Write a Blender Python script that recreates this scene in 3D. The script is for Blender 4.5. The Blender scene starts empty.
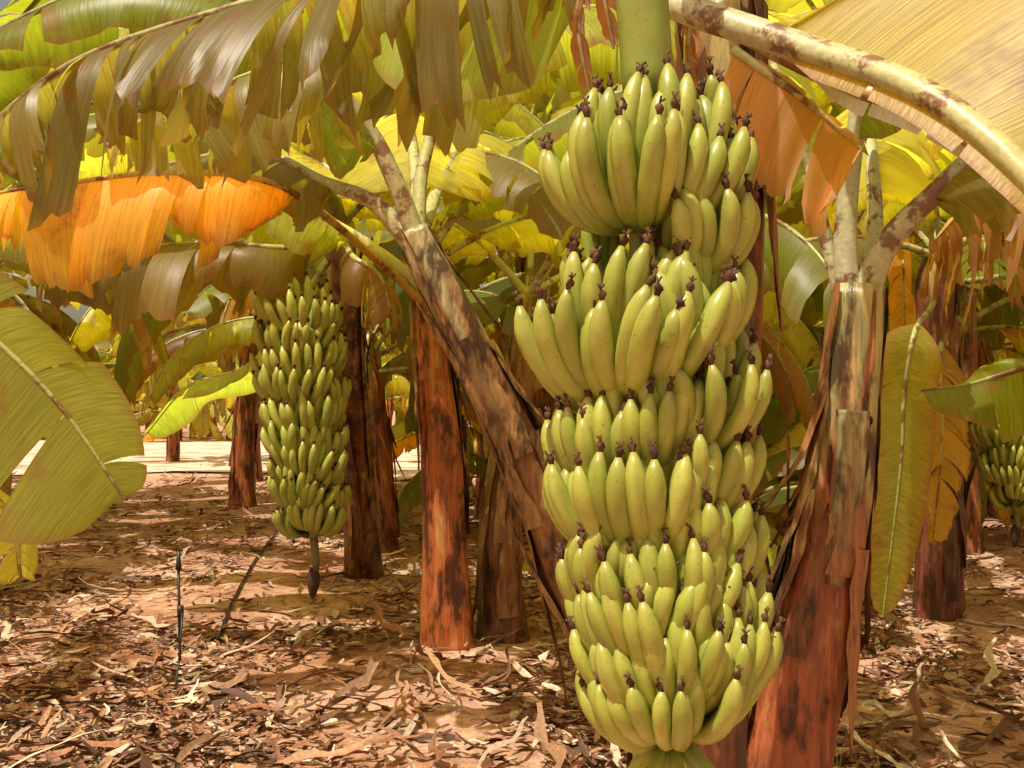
import bpy, math, random
from mathutils import Vector, noise
R=random.Random(7)
scene=bpy.context.scene
V=Vector
UP=V((0,0,1))

# ---------------------------------------------------------------- builder
class MB:
    def __init__(s): s.v=[];s.f=[];s.m=[];s.c=[];s.t=[]
    def vert(s,p,c,t=(0,0,0)):
        s.v.append(tuple(p)); s.c.append((c[0],c[1],c[2],1.0)); s.t.append(tuple(t)); return len(s.v)-1
    def face(s,idx,m=0): s.f.append(idx); s.m.append(m)
    def mesh(s,name,mats):
        me=bpy.data.meshes.new(name)
        me.from_pydata(s.v,[],s.f)
        for m in mats: me.materials.append(m)
        me.polygons.foreach_set('material_index',s.m)
        me.polygons.foreach_set('use_smooth',[True]*len(s.f))
        a=me.attributes.new('Col','FLOAT_COLOR','POINT'); a.data.foreach_set('color',[x for c in s.c for x in c])
        a=me.attributes.new('tuv','FLOAT_VECTOR','POINT'); a.data.foreach_set('vector',[x for c in s.t for x in c])
        me.update(); return me
    def obj(s,name,mats,parent=None):
        o=bpy.data.objects.new(name,s.mesh(name,mats)); scene.collection.objects.link(o)
        if parent: o.parent=parent
        return o
def empty(name):
    e=bpy.data.objects.new(name,None); e.empty_display_size=.2; scene.collection.objects.link(e); return e

def catmull(P,n):
    P=[V(p) for p in P]
    Q=[P[0]*2-P[1]]+P+[P[-1]*2-P[-2]]
    out=[]; S=len(P)-1
    for i in range(n+1):
        u=i/n*S; k=min(int(u),S-1); t=u-k
        a,b,c,d=Q[k],Q[k+1],Q[k+2],Q[k+3]
        out.append(.5*((2*b)+(c-a)*t+(2*a-5*b+4*c-d)*t*t+(3*b-a-3*c+d)*t**3))
    return out
def lerp(a,b,t): return a+(b-a)*t
def cl(c,k): return (c[0]*k,c[1]*k,c[2]*k)
def mix(a,b,t): return tuple(a[i]+(b[i]-a[i])*t for i in range(3))
def interp(tab,t):
    for i in range(len(tab)-1):
        if t<=tab[i+1][0]:
            u=(t-tab[i][0])/(tab[i+1][0]-tab[i][0]); return lerp(tab[i][1],tab[i+1][1],u)
    return tab[-1][1]

def tube(mb,path,radf,colf,seg=12,mat=0,prof=None,caps=True,flat=1.0):
    n=len(path); ref=None; rings=[]
    L=0
    for i,p in enumerate(path):
        T=(path[min(i+1,n-1)]-path[max(i-1,0)]).normalized()
        if ref is None:
            ref=T.cross(V((0,1,0.01)));
            if ref.length<.1: ref=T.cross(V((1,0,0)))
        ref=(ref-T*ref.dot(T)).normalized(); B=T.cross(ref)
        if i: L+=(p-path[i-1]).length
        t=i/(n-1); ring=[]
        for k in range(seg):
            a=2*math.pi*k/seg
            r=radf(t)*(prof(a,t) if prof else 1)
            q=p+ref*math.cos(a)*r+B*math.sin(a)*r*flat
            ring.append(mb.vert(q,colf(t,a),(k/seg if k<seg/2 else 1-k/seg,L,r)))
        rings.append(ring)
    for i in range(n-1):
        for k in range(seg):
            k2=(k+1)%seg
            mb.face((rings[i][k],rings[i][k2],rings[i+1][k2],rings[i+1][k]),mat)
    if caps:
        mb.face(tuple(reversed(rings[0])),mat); mb.face(tuple(rings[-1]),mat)

# ---------------------------------------------------------------- materials
def newmat(name):
    m=bpy.data.materials.new(name); m.use_nodes=True; nt=m.node_tree
    for n in list(nt.nodes): nt.nodes.remove(n)
    out=nt.nodes.new('ShaderNodeOutputMaterial'); return m,nt,out
def N(nt,t,**kw):
    n=nt.nodes.new(t)
    for k,v in kw.items():
        if k in n.inputs: n.inputs[k].default_value=v
        else: setattr(n,k,v)
    return n
def mixc(nt,a,b,fac,mode='MIX'):
    n=nt.nodes.new('ShaderNodeMix'); n.data_type='RGBA'; n.blend_type=mode
    for sock,val in ((n.inputs[0],fac),(n.inputs[6],a),(n.inputs[7],b)):
        if hasattr(val,'links'): nt.links.new(val,sock)
        else: sock.default_value=val if not isinstance(val,tuple) else (*val,1)
    return n.outputs[2]
def ramp(nt,src,stops):
    r=nt.nodes.new('ShaderNodeValToRGB'); nt.links.new(src,r.inputs[0])
    e=r.color_ramp.elements
    while len(e)<len(stops): e.new(.5)
    for i,(p,c) in enumerate(stops):
        e[i].position=p; e[i].color=(c,c,c,1) if isinstance(c,(int,float)) else (*c,1)
    return r.outputs[0]
def attrs(nt):
    c=N(nt,'ShaderNodeAttribute',attribute_name='Col'); t=N(nt,'ShaderNodeAttribute',attribute_name='tuv')
    return c.outputs['Color'],t.outputs['Vector']
def scaled(nt,vec,s):
    m=N(nt,'ShaderNodeMapping'); nt.links.new(vec,m.inputs[0]); m.inputs['Scale'].default_value=s; return m.outputs[0]
def noise_n(nt,vec,scale,detail=4,rough=.6):
    n=N(nt,'ShaderNodeTexNoise',Scale=scale,Detail=detail,Roughness=rough); nt.links.new(vec,n.inputs['Vector']); return n.outputs['Fac']

def mat_leaf():
    m,nt,out=newmat('banana_leaf'); C,T=attrs(nt)
    geo=N(nt,'ShaderNodeNewGeometry')
    veins=noise_n(nt,scaled(nt,T,(260,2.0,1)),1.0,2,.5)
    vr=ramp(nt,veins,[(.3,.74),(.7,1.15)])
    c=mixc(nt,C,vr,1.0,'MULTIPLY')
    blot=noise_n(nt,geo.outputs['Position'],5.5,4,.65)
    br=ramp(nt,blot,[(.55,0.0),(.68,.65)])
    c=mixc(nt,c,(.20,.09,.03),br)
    d=N(nt,'ShaderNodeBsdfPrincipled',Roughness=.40); nt.links.new(c,d.inputs['Base Color']); d.inputs['Specular IOR Level'].default_value=.5
    tr=N(nt,'ShaderNodeBsdfTranslucent')
    tc=mixc(nt,c,(3.5,3.4,1.2),1.0,'MULTIPLY'); nt.links.new(tc,tr.inputs[0])
    bp=N(nt,'ShaderNodeBump',Strength=.35,Distance=.004); nt.links.new(veins,bp.inputs['Height']); nt.links.new(bp.outputs[0],d.inputs['Normal'])
    mx=N(nt,'ShaderNodeMixShader'); mx.inputs[0].default_value=.55
    nt.links.new(d.outputs[0],mx.inputs[1]); nt.links.new(tr.outputs[0],mx.inputs[2]); nt.links.new(mx.outputs[0],out.inputs[0]); return m
def mat_stem():
    m,nt,out=newmat('banana_pseudostem'); C,T=attrs(nt)
    geo=N(nt,'ShaderNodeNewGeometry')
    st=noise_n(nt,scaled(nt,geo.outputs['Position'],(38,38,2.2)),1.0,5,.65)
    big=noise_n(nt,scaled(nt,geo.outputs['Position'],(9,9,3.2)),1.0,4,.7)
    c=mixc(nt,C,ramp(nt,st,[(.3,.45),(.7,1.45)]),1.0,'MULTIPLY')
    c=mixc(nt,c,(.035,.012,.007),ramp(nt,big,[(.49,0.0),(.60,.88)]))
    c=mixc(nt,c,(.52,.36,.13),ramp(nt,big,[(.31,.7),(.42,0.0)]))
    d=N(nt,'ShaderNodeBsdfPrincipled',Roughness=.30); nt.links.new(c,d.inputs['Base Color'])
    bp=N(nt,'ShaderNodeBump',Strength=.8,Distance=.012); nt.links.new(st,bp.inputs['Height']); nt.links.new(bp.outputs[0],d.inputs['Normal'])
    nt.links.new(d.outputs[0],out.inputs[0]); return m
def mat_rib():
    m,nt,out=newmat('leaf_midrib'); C,T=attrs(nt)
    geo=N(nt,'ShaderNodeNewGeometry')
    n1=noise_n(nt,geo.outputs['Position'],8,5,.7); n2=noise_n(nt,geo.outputs['Position'],60,3,.6)
    c=mixc(nt,C,ramp(nt,n2,[(.3,.75),(.7,1.15)]),1.0,'MULTIPLY')
    c=mixc(nt,c,(.16,.05,.015),ramp(nt,n1,[(.51,0.0),(.57,.88)]))
    d=N(nt,'ShaderNodeBsdfPrincipled',Roughness=.38); nt.links.new(c,d.inputs['Base Color'])
    bp=N(nt,'ShaderNodeBump',Strength=.3,Distance=.004); nt.links.new(n2,bp.inputs['Height']); nt.links.new(bp.outputs[0],d.inputs['Normal'])
    nt.links.new(d.outputs[0],out.inputs[0]); return m
def mat_fruit():
    m,nt,out=newmat('green_banana_skin'); C,T=attrs(nt)
    geo=N(nt,'ShaderNodeNewGeometry')
    n1=noise_n(nt,geo.outputs['Position'],22,4,.6); n2=noise_n(nt,geo.outputs['Position'],170,3,.6)
    c=mixc(nt,C,ramp(nt,n1,[(.3,.84),(.7,1.1)]),1.0,'MULTIPLY')
    c=mixc(nt,c,(.10,.06,.02),ramp(nt,n2,[(.63,0.0),(.71,.6)]))
    d=N(nt,'ShaderNodeBsdfPrincipled',Roughness=.33); nt.links.new(c,d.inputs['Base Color']); d.inputs['Specular IOR Level'].default_value=.55
    nt.links.new(d.outputs[0],out.inputs[0]); return m
def mat_simple(name,rough=.8,bump=.3,scale=40):
    m,nt,out=newmat(name); C,T=attrs(nt); geo=N(nt,'ShaderNodeNewGeometry')
    n=noise_n(nt,geo.outputs['Position'],scale,3,.6)
    c=mixc(nt,C,ramp(nt,n,[(.3,.65),(.7,1.2)]),1.0,'MULTIPLY')
    d=N(nt,'ShaderNodeBsdfPrincipled',Roughness=rough); nt.links.new(c,d.inputs['Base Color'])
    bp=N(nt,'ShaderNodeBump',Strength=bump,Distance=.004); nt.links.new(n,bp.inputs['Height']); nt.links.new(bp.outputs[0],d.inputs['Normal'])
    nt.links.new(d.outputs[0],out.inputs[0]); return m
def mat_ground():
    m,nt,out=newmat('soil_ground'); geo=N(nt,'ShaderNodeNewGeometry'); P=geo.outputs['Position']
    a=noise_n(nt,P,.9,5,.65); b=noise_n(nt,P,14,5,.7); e=noise_n(nt,P,75,3,.7)
    c=mixc(nt,(.38,.155,.075),(.70,.44,.31),ramp(nt,a,[(.35,0.0),(.65,1.0)]))
    c=mixc(nt,c,ramp(nt,b,[(.3,.5),(.7,1.25)]),1.0,'MULTIPLY')
    c=mixc(nt,c,ramp(nt,e,[(.3,.7),(.7,1.2)]),1.0,'MULTIPLY')
    d=N(nt,'ShaderNodeBsdfPrincipled',Roughness=.95); nt.links.new(c,d.inputs['Base Color'])
    bp=N(nt,'ShaderNodeBump',Strength=.8,Distance=.03); nt.links.new(b,bp.inputs['Height']); nt.links.new(bp.outputs[0],d.inputs['Normal'])
    nt.links.new(d.outputs[0],out.inputs[0]); return m
ML,MS,MR,MF=mat_leaf(),mat_stem(),mat_rib(),mat_fruit()
MLIT=mat_simple('dry_leaf_litter',.7,.4,60); MTIP=mat_simple('dried_flower',.9,.5,200); MPLA=mat_simple('black_plastic',.45,.05,30)
PLANT=[MS,ML,MR]   # 0 stem,1 leaf,2 rib

# ---------------------------------------------------------------- leaf
G_A=(.155,.19,.022); G_B=(.28,.31,.04); G_D=(.08,.105,.018); G_Y=(.46,.46,.085); G_O=(.56,.35,.05); G_BR=(.22,.12,.045); G_OL=(.17,.155,.04)
RIBC=(.46,.46,.20)
def leaf(mb,pts,WL,WR,col,seed=0,S=None,tear=.5,fold=.25,droop=.7,rib=.018,start=.0,n=56,K=5,strip=(2,6),ribcol=RIBC,tipblunt=.5,var=.15,colend=None,chaos=0,ribtap=.85):
    r=random.Random(seed)
    path=catmull(pts,n)
    if S is None:
        d=path[-1]-path[0]; S=V((d.y,-d.x,0))
        if S.length<.05: S=V((1,0,0))
    S=V(S).normalized()
    fr=[]
    for i,p in enumerate(path):
        T=(path[min(i+1,n)]-path[max(i-1,0)]).normalized()
        s=(S-T*S.dot(T)).normalized(); fr.append((p,T,s,s.cross(T)))
    def wf(t):
        t=(t-start)/(1-start)
        if t<=0: return 0
        a=min(1,(t/.14))**.6
        b=1 if t<tipblunt else math.sqrt(max(0,1-((t-tipblunt)/(1-tipblunt))**2.2))
        return a*b
    i0=int(start*n)
    for side,W in ((1,WL),(-1,WR)):
        if W<=0: continue
        i=i0; ph=r.uniform(0,6)
        while i<n:
            w=r.randint(*strip) if r.random()<.35+tear*.65 else r.randint(6,14)
            j=min(n,i+w)
            if chaos and r.random()<.06*chaos: i=j; continue
            tr_=r.random()*tear
            ex=r.uniform(.1,1.0)*tr_*1.7; sh=r.uniform(-.25,.35)*tr_; ln=1-r.random()*.3*tr_; tw=r.uniform(-.5,.5)*tr_
            if chaos:
                ln*=r.uniform(.6,1.3); sh+=r.uniform(-.4,.4)*chaos; tw+=r.uniform(-.35,.35)*chaos; ex+=r.uniform(-.5,.6)*chaos
            cc=cl(mix(col,G_BR,r.random()*.25*tear),1+r.uniform(-var,var)*(1+chaos))
            cols=[]; jag=r.uniform(-.14,.14)
            for q in range(i,j+1):
                p,T,s,Nn=fr[q]; t=q/n; Wt=W*wf(t)*ln
                f=(q-i)/max(1,j-i)-.5
                if chaos: Wt*=1+jag*f*2+r.uniform(-.05,.05)
                a0=fold; out=0;dn=0; colv=[]
                Gd=V((0,0,-1)); Gd=(Gd*.75-Nn*.35).normalized()
                for k in range(K+1):
                    u=k/K
                    if k:
                        a=a0+(droop+ex)*u*1.1; a=min(a,1.62)
                        out+=math.cos(a)*Wt/K; dn+=math.sin(a)*Wt/K
                    taper=1-tear*(.10 if chaos else .3)*u
                    pos=p+s*side*out+Gd*dn+T*(sh*Wt*u*(.6+.4*u)+ .18*Wt*u)
                    if tear>.2: pos+= -T*(f*(1-taper)*2*(j-i)/n*(path[-1]-path[0]).length*.5)
                    pos+=Nn*(f*tw*Wt*u*.8+ .03*W*math.sin(t*26+ph)*u)
                    if k==K and tear>.3: pos+=s*side*r.uniform(-.03,.01)*W*3+V((0,0,r.uniform(-.05,.05)*W))
                    c2=cc
                    if colend is not None: c2=mix(cc,colend,u**2)
                    if k==K: c2=mix(c2,G_BR,.6)
                    colv.append(mb.vert(pos,c2,(t,u,seed%17)))
                cols.append(colv)
            for a in range(len(cols)-1):
                for k in range(K):
                    fc=(cols[a][k],cols[a+1][k],cols[a+1][k+1],cols[a][k+1])
                    mb.face(fc if side>0 else fc[::-1],1)
            i=j
    tube(mb,path,lambda t:rib*(1-ribtap*t)+.002,lambda t,a:mix(ribcol,col,t*.7),8,2,None,False,.8)

def stem(mb,pts,r0,r1,seed=0,low=(.34,.095,.03),high=(.38,.30,.10),n=40,strips=14,hc=.75):
    r=random.Random(seed); path=catmull(pts,n)
    ph=[r.uniform(0,6.28) for _ in range(6)]
    def prof(a,t):
        return 1+.07*math.sin(2*a+ph[0]+t*2)+.05*math.sin(5*a+ph[1]-t*3)+.03*math.sin(9*a+ph[2]+t*5)+.05*noise.noise(V((math.cos(a)*2,math.sin(a)*2,t*9+seed)))
    def rad(t): return lerp(r0,r1,t)*(1+.18*max(0,1-t*7))*(1+.03*math.sin(t*22+ph[3]))
    def cf(t,a):
        k=min(1,max(0,(t-hc+.15*math.sin(3*a+ph[4]))/.25)); return mix(low,high,k)
    tube(mb,path,rad,cf,28,0,prof)
    for s in range(strips):
        a=r.uniform(0,6.28); t0=r.uniform(0,.7); t1=min(1,t0+r.uniform(.15,.5)); wd=r.uniform(.15,.55); peel=r.uniform(0,.06)*(1 if r.random()<.6 else 2)
        cc=cl(mix(low,(.36,.20,.08),r.random()),r.uniform(.5,1.25)); prev=None; m=14; cu=r.uniform(-.5,.5)
        up=r.random()<.6
        for i in range(m+1):
            u=i/m; t=lerp(t0,t1,u); idx=min(n,int(t*n)); p=path[idx].lerp(path[min(n,idx+1)],t*n-idx)
            T=(path[min(n,idx+1)]-path[max(0,idx-1)]).normalized()
            A=T.cross(V((0,1,0))).normalized(); B=T.cross(A)
            e_=(u if up else 1-u); pe=peel*e_**3
            w=wd*(1-.95*e_**1.6)*(1+.15*math.sin(u*23+a))
            row=[]
            for k in range(4):
                aa=a+(k/3-.5)*w*2+cu*u*.4
                rr=rad(t)*prof(0,t)*1.07+.004+pe+.006*math.sin(k*2+u*9)
                row.append(mb.vert(p+A*math.cos(aa)*rr+B*math.sin(aa)*rr,cc,(k/3,t,0)))
            if prev:
                for k in range(3): mb.face((prev[k],prev[k+1],row[k+1],row[k]),0)
            prev=row

def arc_leaf(mb,c,az,el,L,W,col,seed,bend=1.6,tear=.5,droop=.7,n=44,K=4,rib=.022,side=0):
    d=V((math.cos(az),math.sin(az),0)); p=V(c); pts=[p.copy()]; st=8
    for i in range(st):
        e=el-bend*((i+.5)/st)**1.3
        p=p+(d*math.cos(e)+UP*math.sin(e))*(L/st); pts.append(p.copy())
    leaf(mb,pts,W,W,col,seed,None,tear,.15,droop,rib,.16,n,K)

def plant_mesh(name,seed,h=2.1,nl=10,lean=(.1,0),dead=5,n=36,K=3,Ls=1.0,r0=.12):
    r=random.Random(seed); mb=MB()
    top=V((lean[0],lean[1],h))
    stem(mb,[(0,0,-.05),(lean[0]*.2,lean[1]*.2,h*.4),tuple(top*1.0)],r0,r0*.6,seed,strips=10,n=24)
    az=r.uniform(0,6)
    for i in range(nl):
        az+=2.4+r.uniform(-.3,.3); f=i/(nl-1)
        el=lerp(.3,1.35,f)+r.uniform(-.1,.1); L=Ls*lerp(2.0,2.4,r.random())*(1 if f<.85 else .8)
        q=r.random()
        col=G_A if q<.25 else G_B if q<.6 else G_Y if q<.93 else G_D
        if f<.15 and r.random()<.5: col=G_OL
        arc_leaf(mb,top-UP*(.35*(1-f)),az,el,L,r.uniform(.27,.36)*(.5+.5*Ls),col,seed*31+i,lerp(2.0,1.3,f)+r.uniform(-.1,.3),r.uniform(.25,.9),r.uniform(.4,1.1),n,K)
    for i in range(dead):
        az+=2.1+r.uniform(-.4,.4)
        col=[G_BR,G_O,G_OL,(.34,.23,.09),G_Y][r.randint(0,4)]
        arc_leaf(mb,top-UP*.35,az,.1,r.uniform(1.1,1.8)*Ls,.2,col,seed*77+i,1.75,.9,1.2,28,3,.014)
    return mb.mesh(name,PLANT)

# ---------------------------------------------------------------- bunch
F_G=(.35,.40,.06); F_Y=(.47,.485,.09); F_D=(.21,.26,.04)
def finger(mb,base,phi,a0,a1,L,wd,r,det=1,lat=0,kx=.62):
    n=14 if det else 7; seg=10 if det else 6
    d=V((math.cos(phi),math.sin(phi),0)); sd=V((-math.sin(phi),math.cos(phi),0))
    p=V(base); path=[p.copy()]
    for i in range(n):
        u=(i+.5)/n
        a=lerp(a0,a1,u**kx)
        p=p+(d*math.cos(a)+UP*math.sin(a)+sd*lat*(u-.15)).normalized()*(L/n); path.append(p.copy())
    tab=[(0,.36),(.07,.42),(.14,.66),(.22,.9),(.34,1.0),(.80,1.0),(.89,.88),(.94,.62),(.97,.36),(1,.26)]
    c0=mix(F_G,F_Y,r.random()); c0=cl(c0,r.uniform(.84,1.06)); rot=r.uniform(0,6)
    def cf(t,a):
        c=mix(F_D,c0,min(1,t/.25))
        if t>.9: c=mix(c,(.38,.36,.08),(t-.9)/.1)
        return cl(c,1-.18*(.5+.5*math.cos(5*a+rot)))
    tube(mb,path,lambda t:wd*.5*interp(tab,t),cf,seg,0,(lambda a,t:1+.065*math.cos(5*a+rot)) if det else None,True)
    T=(path[-1]-path[-2]).normalized(); e=path[-1]
    j=V((r.uniform(-1,1),r.uniform(-1,1),r.uniform(-.3,.6)))
    m=4; pp=[e-T*.003]
    for i in range(m): e=e+(T+j*.45*(i+1)/m).normalized()*.0045*(wd/.04)*r.uniform(.8,1.4); pp.append(e.copy())
    rr=[.18,.22,.31,.27,.06]; q=r.uniform(.5,1.4)
    tube(mb,pp,lambda t:wd*.5*rr[int(round(t*m))],lambda t,a:cl((.11,.045,.02),q),7,1,lambda a,t:1+.6*math.sin(3*a+q*9+t*2))
    if det:
        for s in range(4):
            b=pp[-1]; dd=(T+V((r.uniform(-1,1),r.uniform(-1,1),r.uniform(-.5,.5)))*1.1).normalized()
            tube(mb,[pp[2],b,b+dd*.010],lambda t:.0017,lambda t,a:(.12,.06,.03),4,1)
def bunch(mb,axis,hands,sc,seed,det=1,rach=.032):
    r=random.Random(seed); ax=catmull(axis,30); z0=ax[0].z; z1=ax[-1].z
    tube(mb,ax,lambda t:rach*sc*(1-.45*t),lambda t,a:(.28,.32,.07),14,2,lambda a,t:1+.06*math.sin(4*a+t*11))
    def at(z):
        t=(z-z0)/(z1-z0); t=min(1,max(0,t)); k=min(29,int(t*30)); return ax[k].lerp(ax[k+1],t*30-k)
    for (z,phc,span,nf,L,wd,spread) in hands:
        c=at(z); phc=math.radians(phc); sp=math.radians(span)
        cp=[]; tilt=r.uniform(-.035,.035)*sc; hl=r.uniform(-.35,.35)
        for i in range(9):
            ph=phc+(i/8-.5)*sp*.75; cp.append(c+V((math.cos(ph),math.sin(ph),0))*(.040*sc)+UP*(tilt*(i/8-.5)*2))
        tube(mb,cp,lambda t:.018*sc*(.4+.6*math.sin(math.pi*t)),lambda t,a:(.25,.30,.05),8,2)
        for row in (0,1):
            m=nf-row
            for i in range(m):
                f=(i+.5)/m-.5
                ph=phc+f*sp+r.uniform(-.08,.08)
                pb=phc+f*sp*.7
                b=c+V((math.cos(pb),math.sin(pb),0))*.044*sc+UP*(.026*sc*row+tilt*f*2+r.uniform(-.006,.006)*det)
                LL=L*r.uniform(.88,1.09)*(1-.10*abs(f*2)**2)
                if row==0: a0,a1=-.50+r.uniform(-.13,.13),1.70*spread+r.uniform(-.2,.2)
                else: a0,a1=.20+r.uniform(-.13,.13),1.88*spread+r.uniform(-.2,.2)
                finger(mb,b,ph,a0,a1,LL,wd*r.uniform(.90,1.07),r,det,hl+r.uniform(-.18,.18)+f*.5)

# ---------------------------------------------------------------- ground
def gh(x,y):
    return .035*noise.noise(V((x*.8,y*.8,0)))+.018*noise.noise(V((x*2.7,y*2.7,3)))
def build_ground():
    mb=MB()
    def axis(lo,hi,fine0,fine1,st):
        xs=[]; x=fine0
        while x<=fine1: xs.append(x); x+=st
        s=st; x=fine1
        while x<hi: s*=1.35; x+=s; xs.append(x)
        s=st; x=fine0; pre=[]
        while x>lo: s*=1.35; x-=s; pre.append(x)
        return pre[::-1]+xs
    X=axis(-400,400,-7,7,.12); Y=axis(-300,600,1.5,18,.12)
    idx=[[mb.vert((x,y,gh(x,y)),(1,1,1)) for x in X] for y in Y]
    for j in range(len(Y)-1):
        for i in range(len(X)-1): mb.face((idx[j][i],idx[j][i+1],idx[j+1][i+1],idx[j+1][i]))
    mb.obj('ground',[mat_ground()])
build_ground()
mb=MB(); m_road,nt,out=newmat('dirt_lane'); g=N(nt,'ShaderNodeNewGeometry'); a=noise_n(nt,scaled(nt,g.outputs['Position'],(.6,1.6,1)),1.2,7,.75)
c=mixc(nt,(.32,.17,.10),(.72,.54,.42),ramp(nt,a,[(.36,0.0),(.52,1.0)])); d=N(nt,'ShaderNodeBsdfPrincipled',Roughness=.95); nt.links.new(c,d.inputs['Base Color']); nt.links.new(d.outputs[0],out.inputs[0])
rows=[]
for i in range(321):
    x=-80+.5*i; w=2.2*noise.noise(V((x*.25,0,0)))+1.0*noise.noise(V((x*1.1,4,0)))
    rows.append([mb.vert((x,17.0+w,.03),(1,1,1)),mb.vert((x,19.5+w*.5,.06),(1,1,1)),mb.vert((x,25,.075),(1,1,1)),mb.vert((x,30+w,.05),(1,1,1))])
for i in range(320):
    for k in range(3): mb.face((rows[i][k],rows[i+1][k],rows[i+1][k+1],rows[i][k+1]))
mb.obj('dirt_road',[m_road])

def litter():
    mb=MB(); r=random.Random(3)
    pal=[(.45,.24,.13),(.28,.115,.055),(.64,.46,.32),(.12,.05,.027),(.48,.26,.14),(.74,.58,.43),(.37,.155,.075),(.19,.085,.045),(.31,.12,.055)]
    def piece(x,y,L,W,big=False):
        z=gh(x,y)+r.uniform(.003,.035)
        az=r.uniform(0,6.28); d=V((math.cos(az),math.sin(az),r.uniform(-.15,.4))).normalized(); s=d.cross(UP).normalized(); s=(s+UP*r.uniform(-.7,.7)).normalized(); nn=s.cross(d)
        c=cl(pal[r.randint(0,8)],r.uniform(.55,1.15)); m=3 if not big else 9; curl=r.uniform(-1,1); prev=None; bend=r.uniform(-.6,.6)
        for i in range(m+1):
            u=i/m; w=W*(.35+.65*math.sin(math.pi*min(1,u*.85+.1)))
            p=V((x,y,z))+d*(u*L)+nn*(curl*L*.3*(u-.5)**2*2)+s*bend*L*.25*u*u
            if big: w*=1+.45*math.sin(u*17+az)*r.uniform(.5,1.2); p+=s*.02*math.sin(u*9+az*3)
            g=gh(p.x,p.y)
            if p.z<g+.002: p.z=g+.002+r.random()*.006
            row=[mb.vert(p+s*w*.5+UP*.4*w*abs(curl),c),mb.vert(p,cl(c,.8)),mb.vert(p-s*w*.5+UP*.4*w*abs(curl),c)]
            if prev:
                for k in (0,1): mb.face((prev[k],prev[k+1],row[k+1],row[k]))
            prev=row
    for i in range(40000):
        y=2.6*math.exp(r.random()**.95*2.15); x=r.uniform(-.62,.62)*y*1.2+r.uniform(-.5,.5)
        nz=noise.noise(V((x*.9,y*.7,9)))
        if nz<-.10 and r.random()<.8: continue
        k=1+.8*(r.random()**4)
        piece(x,y,r.uniform(.025,.12)*k,r.uniform(.006,.028)*k)
    for i in range(1100):
        y=2.8*math.exp(r.random()*1.8); x=r.uniform(-.7,.7)*y
        piece(x,y,r.uniform(.15,.5),r.uniform(.010,.05),True)
    mb.obj('dry_leaf_litter',[MLIT])
litter()

# ---------------------------------------------------------------- main plant and bunch
e=empty('banana_plant'); mb=MB()
stem(mb,[(.37,2.2,-.05),(.41,2.22,.9),(.47,2.26,1.7),(.49,2.28,2.2)],.125,.09,11,low=(.22,.075,.035),strips=22)
mb.obj('pseudostem',PLANT,e)
mb=MB()
leaf(mb,[(.36,2.18,2.2),(.34,2.0,2.095),(.521,1.8,1.942),(.656,1.6,1.80),(.746,1.45,1.635),(.83,1.35,1.43)],.42,.05,(.38,.34,.05),3,S=(.35,.30,.85),tear=.3,fold=-.1,droop=.15,rib=.040,ribtap=.55,start=.36,ribcol=(.58,.54,.34),strip=(6,14),colend=(.36,.24,.05))
leaf(mb,[(.49,2.24,2.15),(.60,2.05,2.0),(.70,2.0,1.925),(.817,1.9,1.835),(.95,1.8,1.66),(1.05,1.7,1.4)],.34,.05,(.17,.14,.035),4,S=(.3,.5,.8),tear=.3,fold=0,droop=.3,rib=.028,ribtap=.5,start=.2,ribcol=(.44,.32,.15))
leaf(mb,[(.48,2.15,2.06),(.587,2.1,1.96),(.66,2.1,1.90),(.74,2.1,1.83)],.02,.20,(.46,.25,.08),5,S=(.55,0,.8),tear=.5,fold=.05,droop=.3,rib=.01,start=.0,n=30,strip=(3,7),tipblunt=.8)
leaf(mb,[(.42,2.24,2.3),(.25,2.6,2.47),(-.05,2.85,2.47),(-.42,3.0,2.46)],.03,.30,(.26,.32,.03),6,S=(0.05,.35,.9),tear=.1,fold=.05,droop=.2,rib=.02,start=.35,strip=(8,14))
leaf(mb,[(.45,2.3,2.3),(.15,2.45,2.46),(-.29,2.5,2.40),(-.74,2.6,2.33),(-1.18,2.65,2.20),(-1.5,2.7,1.98)],.34,.42,(.18,.17,.055),7,tear=1.0,fold=.5,droop=.8,rib=.02,start=.12,strip=(1,5),n=110,K=7,chaos=.8)
leaf(mb,[(.45,2.3,2.35),(.2,3.0,2.60),(-.45,3.3,2.52),(-.95,3.4,2.40),(-1.4,3.4,2.2)],.34,.38,(.24,.24,.065),8,tear=1.0,fold=.4,droop=.8,rib=.02,start=.25,strip=(1,6),n=90,K=6,chaos=.8)
for i,(az,el) in enumerate([(.4,1.1),(1.6,1.0),(2.4,.8)]):
    arc_leaf(mb,(.49,2.24,2.3),az,el,2.0,.3,[G_A,G_B,G_Y][i],50+i,1.3,.5,.6)
for i,(x,y,z) in enumerate([(.17,1.75,2.12),(.13,1.8,2.06),(.30,1.95,2.1),(.38,2.1,2.12)]):
    leaf(mb,[(x,y,z),(x-.01,y-.01,z-.09),(x+.01,y,z-.2)],.035,.035,(.30,.13,.06),60+i,S=(1,.3,0),tear=.8,fold=.2,droop=.8,rib=.005,n=18,K=3)
mb.obj('leaves',PLANT,e)
mb=MB()
tube(mb,catmull([(.48,2.24,2.3),(.44,2.15,2.55),(.33,1.92,2.66),(.235,1.76,2.5),(.215,1.70,2.15),(.236,1.70,1.8)],30),lambda t:.052-.008*t,lambda t,a:(.25,.29,.05),16,0,lambda a,t:1+.04*math.sin(5*a+t*4))
mb.obj('fruit_stalk',[MF],e)

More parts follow.
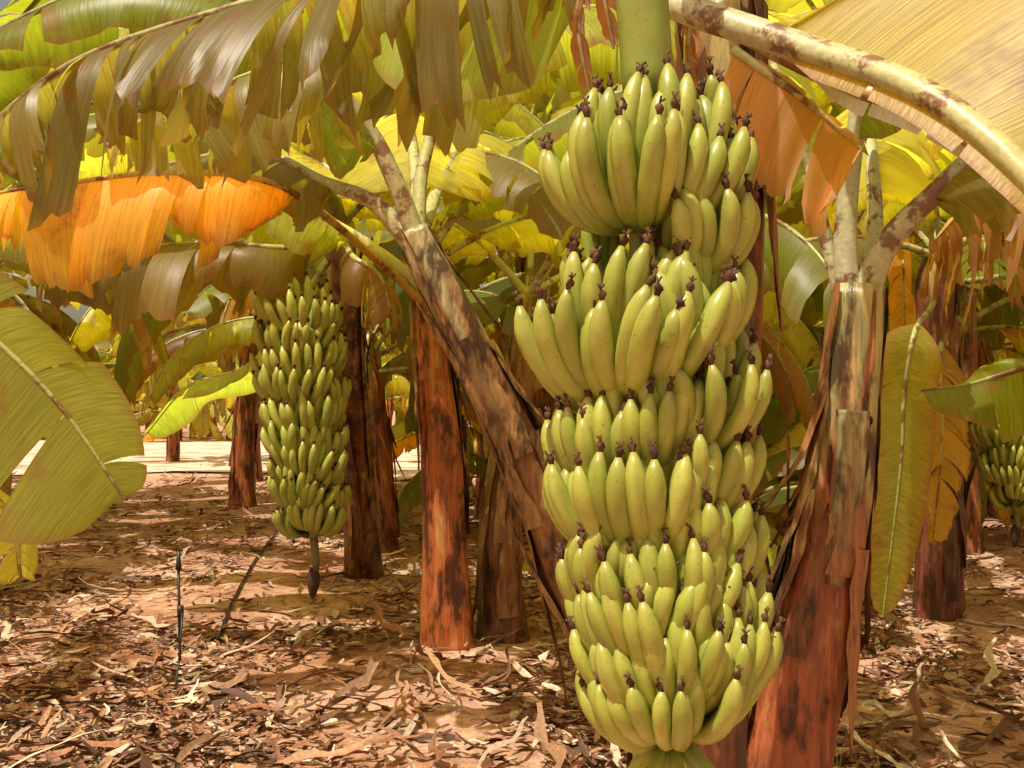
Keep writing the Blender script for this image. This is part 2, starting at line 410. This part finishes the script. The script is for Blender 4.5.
e=empty('banana_bunch'); mb=MB()
axis=[(.226,1.70,1.86),(.23,1.70,1.55),(.238,1.70,1.2),(.256,1.70,.9),(.270,1.69,.71)]
F=-90
hands=[(1.615,F-8,200,17,.225,.035,1.0),(1.645,F+150,160,9,.21,.037,1),
 (1.53,F+68,115,10,.21,.035,1.0),(1.47,F+180,150,9,.21,.037,1),
 (1.37,F-52,150,15,.262,.037,.93),(1.42,F+42,95,9,.225,.035,1),(1.35,F+130,120,8,.21,.037,1),
 (1.30,F+50,125,11,.215,.035,.96),(1.22,F+180,140,9,.20,.036,1),
 (1.265,F-15,85,8,.21,.034,1),(1.235,F-75,80,7,.21,.034,.95),
 (1.16,F-38,150,15,.225,.035,.98),(1.20,F+62,100,9,.205,.034,1),(1.10,F+170,150,9,.19,.036,1),
 (1.12,F+10,90,8,.205,.034,1),
 (1.05,F+25,180,16,.21,.034,.98),(1.045,F-72,85,9,.21,.034,.95),(1.0,F-5,80,7,.20,.034,.97),
 (.95,F-25,180,16,.21,.034,.98),(.975,F+75,85,9,.20,.033,.96),(.92,F+180,140,9,.18,.034,1),
 (.905,F+15,90,8,.20,.033,.96),
 (.86,F+18,190,16,.21,.033,.95),(.83,F+180,160,9,.18,.034,1),
 (.785,F+5,210,16,.19,.032,.90)]
bunch(mb,axis,hands,1.0,5)
tube(mb,catmull([(.270,1.69,.74),(.27,1.69,.68),(.262,1.68,.60)],8),lambda t:.020*(1-.2*t),lambda t,a:(.33,.36,.09),10,2)
for i in range(11):
    a=i*.8; d=V((math.cos(a),math.sin(a),0))
    finger(mb,V((.268,1.69,.722))+d*.012,a,-.5,-1.0,.10,.024,R,1)
mb.obj('fruit_hands',[MF,MTIP,MR],e)

# ---------------------------------------------------------------- left bunch plant
e=empty('banana_plant'); mb=MB()
stem(mb,[(-1.10,7.4,-.05),(-1.10,7.0,.9),(-1.04,6.2,1.75),(-.98,5.7,2.3)],.12,.08,21,low=(.22,.08,.03),strips=14)
for i,(az,el) in enumerate([(.6,.9),(2.0,1.1),(3.4,.8),(5.5,.5)]):
    arc_leaf(mb,(-.98,5.7,2.3),az,el,2.1,.3,[G_B,G_Y,G_A,G_OL][i],120+i,1.5,.6,.7)
leaf(mb,[(-.98,5.7,2.2),(-1.12,4.9,2.05),(-1.5,4.8,2.06),(-1.95,4.8,2.0),(-2.3,4.8,1.85)],.34,.36,(.17,.14,.035),131,tear=.7,fold=.4,droop=.9,start=.15,chaos=.4)
leaf(mb,[(-.95,5.6,2.2),(-.8,5.0,2.02),(-.66,4.95,1.92),(-.6,4.9,1.75)],.24,.24,(.20,.13,.045),132,tear=.5,fold=.4,droop=.9,start=.2)
leaf(mb,[(-1.05,5.7,2.1),(-1.35,5.9,1.75),(-1.6,6.0,1.5),(-1.95,6.0,1.38),(-2.2,6,1.1)],.26,.26,(.24,.30,.07),133,tear=.1,fold=.1,droop=.5,start=.25)
tube(mb,catmull([(-.98,5.7,2.25),(-1.0,5.4,2.42),(-1.03,5.1,2.3),(-1.08,5.0,2.0),(-1.09,5.0,1.75)],24),lambda t:.055-.01*t,lambda t,a:(.22,.22,.05),12,2)
mb.obj('pseudostem_and_leaves',PLANT,e)
def small_bunch(name,cx,cy,zt,zb,seed,sc,nh):
    e=empty(name); mb=MB(); r=random.Random(seed); hs=[]
    for i in range(nh):
        f=i/(nh-1); z=lerp(zt-.14*sc,zb,f)
        for k in (0,1): hs.append((z-.04*k+r.uniform(-.02,.02),F+(-30 if i%2 else 30)+180*k+r.uniform(-20,20),185,12,lerp(.26,.19,f)*sc*(1+.15*math.sin(f*math.pi)),lerp(.042,.036,f)*sc,r.uniform(.9,1.0)))
    bunch(mb,[(cx-.03*sc,cy,zt+.05),(cx,cy,(zt+zb)/2),(cx+.05*sc,cy,zb-.05)],hs,sc,seed,0)
    tube(mb,catmull([(cx+.05*sc,cy,zb-.03),(cx+.06*sc,cy,zb-.15*sc),(cx+.05*sc,cy,zb-.24*sc)],8),lambda t:.02*sc*(1-.3*t),lambda t,a:(.2,.16,.05),8,2)
    tube(mb,catmull([(cx+.05*sc,cy,zb-.16*sc),(cx+.05*sc,cy,zb-.22*sc),(cx+.045*sc,cy,zb-.30*sc)],8),lambda t:.03*sc*math.sin(.4+2.5*t),lambda t,a:(.07,.03,.02),8,1)
    mb.obj('fruit_hands',[MF,MTIP,MR],e)
small_bunch('banana_bunch',-1.05,5.0,1.80,.64,31,1.12,9)
small_bunch('banana_bunch',2.98,6.0,1.22,.70,33,.95,5)

# ---------------------------------------------------------------- mid-left plants
e=empty('banana_plant'); mb=MB()
stem(mb,[(-.34,5.3,-.05),(-.37,5.3,.9),(-.44,5.3,1.6),(-.48,5.3,2.05)],.12,.085,41,low=(.44,.12,.035),strips=22)
leaf(mb,[(-.46,5.3,1.85),(-.62,5.1,2.0),(-.9,5.0,2.18),(-1.3,4.9,2.36),(-1.9,4.8,2.35),(-2.5,4.8,2.1)],.34,.34,G_B,140,tear=.6,fold=.3,droop=.8,start=.35,rib=.045,ribcol=(.55,.54,.32))
leaf(mb,[(-.46,5.25,1.8),(-.66,4.9,1.98),(-.92,4.0,2.15),(-1.33,3.9,2.19),(-1.74,3.9,2.15),(-2.06,3.9,2.10),(-2.4,3.9,1.98)],.30,.34,(.62,.42,.05),141,tear=.7,fold=.9,droop=.7,start=.32,rib=.02,strip=(2,4),ribcol=(.5,.3,.06),n=100,colend=(.46,.26,.05),chaos=.3)
for i,(az,el) in enumerate([(1.0,1.1),(2.4,1.2),(5.9,1.0),(.2,.6)]):
    arc_leaf(mb,(-.48,5.3,2.0),az,el,2.1,.3,[G_B,G_Y,G_A,G_Y][i],150+i,1.4,.6,.7)
leaf(mb,[(-.48,5.3,2.0),(-.9,5.6,2.5),(-1.5,5.9,2.9),(-2.2,6.2,3.1),(-3.0,6.4,2.8)],.42,.42,G_Y,144,tear=.3,start=.2,droop=.4)
leaf(mb,[(-.48,5.3,2.0),(-.7,5.3,2.6),(-1.0,5.2,3.0),(-1.6,5.1,3.25),(-2.3,5.0,3.1)],.40,.40,G_B,145,tear=.5,start=.25,droop=.6)
mb.obj('pseudostem_and_leaves',PLANT,e)
e=empty('banana_plant'); mb=MB()
stem(mb,[(.53,4.0,-.05),(.30,4.0,.45),(.10,4.0,.95),(-.12,4.0,1.42),(-.30,4.0,1.78),(-.40,4.02,1.98)],.11,.06,43,low=(.30,.13,.05),high=(.40,.32,.17),strips=26,hc=.55)
leaf(mb,[(-.36,4.0,1.88),(-.48,4.0,2.2),(-.62,4.0,2.45),(-.95,3.9,2.8),(-1.5,3.8,2.9),(-2.1,3.7,2.6)],.33,.33,G_A,160,tear=.5,start=.3,rib=.042,ribcol=(.42,.36,.2))
leaf(mb,[(-.36,4.0,1.88),(-.56,4.05,2.10),(-.78,4.1,2.2),(-1.1,4.2,2.35),(-1.6,4.3,2.3)],.3,.3,G_OL,161,tear=.8,start=.45,rib=.04,ribcol=(.50,.46,.26))
leaf(mb,[(-.38,4.0,1.92),(-.36,4.1,2.3),(-.2,4.2,2.7),(.3,4.3,3.0),(.9,4.4,2.9),(1.4,4.4,2.4)],.38,.38,G_B,162,tear=.5,start=.25,rib=.03)
leaf(mb,[(-.38,4.0,1.92),(-.42,4.3,2.3),(-.5,4.8,2.65),(-.6,5.6,2.9),(-.7,6.4,2.7)],.44,.44,G_Y,163,tear=.3,start=.2,rib=.03,droop=.4)
leaf(mb,[(-.38,4.0,1.92),(-.30,4.5,2.35),(-.2,5.2,2.7),(0,6.0,2.8),(.3,6.8,2.5)],.42,.42,G_Y,164,tear=.4,start=.2,rib=.03,droop=.5)
mb.obj('pseudostem_and_leaves',PLANT,e)
e=empty('banana_plant'); mb=MB()
stem(mb,[(-.05,5.5,-.05),(-.05,5.5,.7),(.05,5.7,1.4),(.1,5.8,1.9)],.12,.07,45,strips=16,low=(.24,.10,.04))
for i,(az,el) in enumerate([(.3,1.0),(1.5,1.1),(2.9,.9),(5.2,.7),(.9,.5)]):
    arc_leaf(mb,(.1,5.8,1.9),az,el,2.1,.3,[G_Y,G_B,G_Y,G_B,G_Y][i],170+i,1.5,.6,.7)
mb.obj('pseudostem_and_leaves',PLANT,e)

# ---------------------------------------------------------------- right plant
e=empty('banana_plant'); mb=MB()
stem(mb,[(.70,2.8,-.05),(.79,2.8,.4),(.87,2.8,.8),(.93,2.8,1.15),(.98,2.8,1.62)],.125,.065,51,low=(.36,.10,.04),high=(.40,.36,.16),strips=24,hc=.62)
stem(mb,[(.88,2.74,.80),(.905,2.72,.98),(.925,2.71,1.2),(.93,2.71,1.27)],.035,.042,52,low=(.30,.17,.09),high=(.36,.32,.16),n=16,strips=3,hc=.3)
rc=(.52,.50,.32)
leaf(mb,[(.97,2.8,1.45),(1.03,2.78,1.70),(1.16,2.75,1.86),(1.35,2.7,2.02),(1.7,2.6,2.1),(2.2,2.5,1.9)],.33,.33,G_OL,180,tear=.5,start=.4,rib=.042,ribcol=rc)
leaf(mb,[(.96,2.8,1.45),(.94,2.8,1.75),(.97,2.8,2.05),(1.05,2.8,2.5),(1.3,2.8,3.0),(1.8,2.8,3.1)],.33,.33,G_A,181,tear=.4,start=.4,rib=.038,ribcol=rc)
leaf(mb,[(.96,2.82,1.5),(.90,2.84,1.75),(.87,2.86,1.92),(.84,3.1,2.3),(.8,3.6,2.7),(.7,4.3,2.7)],.33,.33,G_B,182,tear=.5,start=.4,rib=.022,ribcol=rc)
leaf(mb,[(.98,2.82,1.5),(1.06,2.9,1.8),(1.12,3.1,2.1),(1.3,3.6,2.4),(1.6,4.2,2.3)],.33,.33,G_Y,183,tear=.5,start=.35,rib=.03,ribcol=rc)
mb.obj('pseudostem_and_leaves',PLANT,e)
e=empty('banana_plant'); mb=MB()
stem(mb,[(2.55,6.0,-.05),(2.58,6,.9),(2.56,6,1.9),(2.6,6,2.2)],.13,.09,55,low=(.20,.065,.035),strips=14)
leaf(mb,[(2.55,6,1.9),(2.1,5.0,1.75),(1.82,4.5,1.6),(1.77,4.5,1.3),(1.754,4.5,1.0),(1.67,4.5,.32)],.16,.17,(.24,.24,.035),190,S=(1,.2,0),tear=.1,fold=.1,droop=.2,start=.35,strip=(6,14),colend=(.3,.18,.05))
leaf(mb,[(2.6,6,1.7),(2.45,5.7,1.5),(2.42,5.6,1.1),(2.36,5.6,.5)],.2,.2,(.44,.28,.05),191,S=(1,.2,0),tear=.5,fold=.3,droop=.5,start=.1)
leaf(mb,[(2.6,6,2.1),(2.35,5,2.25),(2.2,4.2,2.2),(1.9,4,2.14),(1.7,4,1.94)],.36,.36,(.26,.16,.07),192,tear=1,fold=.6,droop=1.0,start=.3,strip=(1,3),n=70,chaos=.5)
leaf(mb,[(2.7,5.9,2.0),(2.4,4.4,1.85),(1.93,3.5,1.50),(1.665,3.5,1.37),(1.44,3.5,1.33)],.16,.18,G_A,193,tear=.1,fold=.2,droop=.5,start=.45,strip=(6,14))
for i,(az,el) in enumerate([(.3,1.0),(1.5,1.1),(2.9,.9),(4.2,.7),(3.4,.3),(5.4,.6)]):
    arc_leaf(mb,(2.6,6,2.15),az,el,2.1,.3,[G_Y,G_B,G_A,G_B,G_OL,G_A][i],195+i,1.5,.6,.8)
mb.obj('pseudostem_and_leaves',PLANT,e)
e=empty('banana_plant'); mb=MB()
stem(mb,[(-2.6,2.9,-.05),(-2.6,2.9,1),(-2.55,2.9,1.9)],.14,.09,57,strips=12)
leaf(mb,[(-2.5,2.9,1.72),(-2.0,2.6,1.80),(-1.62,2.5,1.66),(-1.35,2.5,1.49),(-1.14,2.5,1.29),(-.97,2.5,1.05)],.20,.34,(.23,.26,.035),200,S=(.68,.25,.66),tear=.3,fold=.05,droop=.3,start=.3,strip=(7,14),rib=.014)
leaf(mb,[(-2.5,2.9,1.5),(-1.8,2.7,1.35),(-1.45,2.6,1.12),(-1.31,2.6,1.0),(-1.28,2.6,.84)],.10,.10,G_Y,201,S=(.8,.2,.4),tear=.3,start=.4)
for i,(az,el) in enumerate([(1.9,1.0),(3.1,.9)]):
    arc_leaf(mb,(-2.55,2.9,1.9),az,el,2.3,.32,[G_A,G_Y][i],206+i,1.3,.7,.6)
mb.obj('pseudostem_and_leaves',PLANT,e)

# ---------------------------------------------------------------- plantation behind
VAR=[plant_mesh('banana_plant_mesh',300+i,h=1.95+.12*i,nl=12,lean=((i%3-1)*.15,(i%2)*.1)) for i in range(5)]
VAR+=[plant_mesh('young_banana_plant_mesh',340+i,h=.75+.3*i,nl=9,lean=(.05,.05),dead=2,Ls=.75,r0=.07) for i in range(2)]
def inst(x,y,k,rot,s,parent=None,name='banana_plant'):
    o=bpy.data.objects.new(name,VAR[k]); scene.collection.objects.link(o)
    o.location=(x,y,0); o.rotation_euler=(0,0,rot); o.scale=(s,s,s)
    if parent: o.parent=parent
    return o
mid=[(-1.06,8.4,.95),(4.0,14,1),(-.3,11,1),(1.6,9.5,1.1),(-5.6,9.8,1.15),(-4.6,6.0,1.1),(3.9,8.6,1.1),(5.2,11,1),(1.0,15,1),(-8.0,12.5,1),(4.6,4.6,1),(-7,9,1),(7.2,8,1),(2.3,13,1),
     (-4.2,-.8,1),(3.6,.4,1),  # unseen plants by the camera, added so their canopy dapples the sunlight
     (.9,7.2,1.2),(3.0,11.3,1.1),(2.6,17,1),(6.6,15,1),(-9.6,15,1.05),(1.4,18,1),(5,17.5,1),(-2.2,13.6,1.15),(1.0,12.3,1.15),
     (-6.4,11.5,1.6),(-1.9,9.8,1.6),(.35,9.3,1.65),(2.7,8.2,1.55),(5.0,9.2,1.6),(1.6,11.5,1.75),(4.3,12,1.8),(-.8,12.8,1.9),(-4.1,15.6,1.5),
     (-4.5,8.0,1.35),(-3.25,12.0,1.35),(-5.6,3.4,1.3),(3.4,3.9,1.3)]  # first plant here: added to shade the left ground, trunk out of view
for i,(x,y,s) in enumerate(mid): inst(x,y,i%5,R.uniform(0,6.28),s)
for i,(x,y,s) in enumerate([(.1,10.2,1.1),(-.9,14.2,1.2),(1.9,7.9,1.0),(2.1,10.6,1.1),(3.3,9.6,1.1),(4.3,10.4,1.2),(.9,13.6,1.2),(3.1,13.4,1.2),(-6.2,8.0,1),(5.6,7.4,1),(1.25,6.2,.8),(-9.4,14,1.3)]):
    inst(x,y,5+i%2,R.uniform(0,6.28),s,None,'young_banana_plant')
far=empty('distant_banana_plantation')
for row,y in enumerate([31.5,33,35,38]):
    for i in range(22):
        x=(i-10.5)*2.4+R.uniform(-.6,.6)+(row%2)*1.2
        inst(x,y+R.uniform(-.6,.6),R.randint(0,4) if row else R.randint(5,6),R.uniform(0,6.28),R.uniform(1.0,1.4)*(1 if row else 1.5),far,'plant')
for y,xs in ((17,(-12,7.5,10.5)),(13,(-11,8.5,11.5)),(20,(-6.8,-4.6,-1.0))):
    for x in xs: inst(x,y,R.randint(0,4),R.uniform(0,6),1.05,far,'plant')

# ---------------------------------------------------------------- irrigation
e=empty('irrigation_sprinkler'); mb=MB(); bk=lambda t,a:(.02,.02,.022)
tube(mb,[V((-1.56,4.7,-.02)),V((-1.565,4.7,.25)),V((-1.57,4.7,.5))],lambda t:.007,bk,8)
tube(mb,[V((-1.57,4.7,.5)),V((-1.57,4.7,.53)),V((-1.57,4.7,.58))],lambda t:.016-.008*t,bk,8)
tube(mb,[V((-1.56,4.7,.28)),V((-1.56,4.7,.33))],lambda t:.016,bk,8)
tube(mb,catmull([(-1.555,4.7,.3),(-1.52,4.6,.28),(-1.5,4.5,.12),(-1.47,4.35,.02)],12),lambda t:.005,bk,6)
mb.obj('riser_and_stake',[MPLA],e)
mb=MB()
pts=[(-2.6,12,.06),(-2.2,9,.05),(-1.8,6.5,.05),(-1.5,5,.05),(-1.42,4.2,.045),(-1.2,3.6,.05),(-1.1,3.1,.045),(-1.0,2,.05),(-.9,-1,.05)]
p=catmull(pts,120)
for q in p: q.z=gh(q.x,q.y)+.02
tube(mb,p,lambda t:.009,bk,8); mb.obj('drip_irrigation_hose',[MPLA])
mb=MB(); r=random.Random(8)
for i in range(26):
    x=1.05+r.uniform(-.12,.2); y=2.95+r.uniform(-.15,.15); a=r.uniform(0,6.28); h=r.uniform(.1,.38); b=r.uniform(.03,.16); prev=None
    for k in range(6):
        u=k/5; p=V((x+math.cos(a)*b*u*u,y+math.sin(a)*b*u*u,h*(u-.25*u*u))); w=.004*(1-u)+.0006
        row=[mb.vert(p-V((w,0,0)),(.25,.28,.06)),mb.vert(p+V((w,0,0)),(.3,.28,.08))]
        if prev: mb.face((prev[0],prev[1],row[1],row[0]))
        prev=row
mb.obj('grass_tuft',[MLIT])

# ---------------------------------------------------------------- camera, light
cam=bpy.data.objects.new('camera',bpy.data.cameras.new('camera')); scene.collection.objects.link(cam)
cam.location=(0,0,1.3); cam.data.lens=35; cam.data.sensor_width=36; cam.data.clip_end=2000
cam.rotation_euler=(math.radians(90.9),0,0); scene.camera=cam
sd=V((.30,.34,-1.0)).normalized()
s=bpy.data.lights.new('sun','SUN'); s.energy=5; s.angle=math.radians(.5); s.color=(1,.95,.80)
so=bpy.data.objects.new('sun',s); scene.collection.objects.link(so); so.rotation_euler=sd.to_track_quat('-Z','Y').to_euler()
w=bpy.data.worlds.new('World'); scene.world=w; w.use_nodes=True; nt=w.node_tree
bg=nt.nodes['Background']; sky=nt.nodes.new('ShaderNodeTexSky'); sky.sky_type='NISHITA'; sky.sun_disc=False
sky.sun_elevation=math.asin(-sd.z); sky.sun_rotation=math.atan2(-sd.x,-sd.y); sky.dust_density=5; sky.air_density=1.0
mx=mixc(nt,sky.outputs[0],(1.28,1.0,.62),1.0,'MULTIPLY'); nt.links.new(mx,bg.inputs[0]); bg.inputs[1].default_value=.13
scene.view_settings.view_transform='Standard'; scene.view_settings.look='None'; scene.view_settings.exposure=0
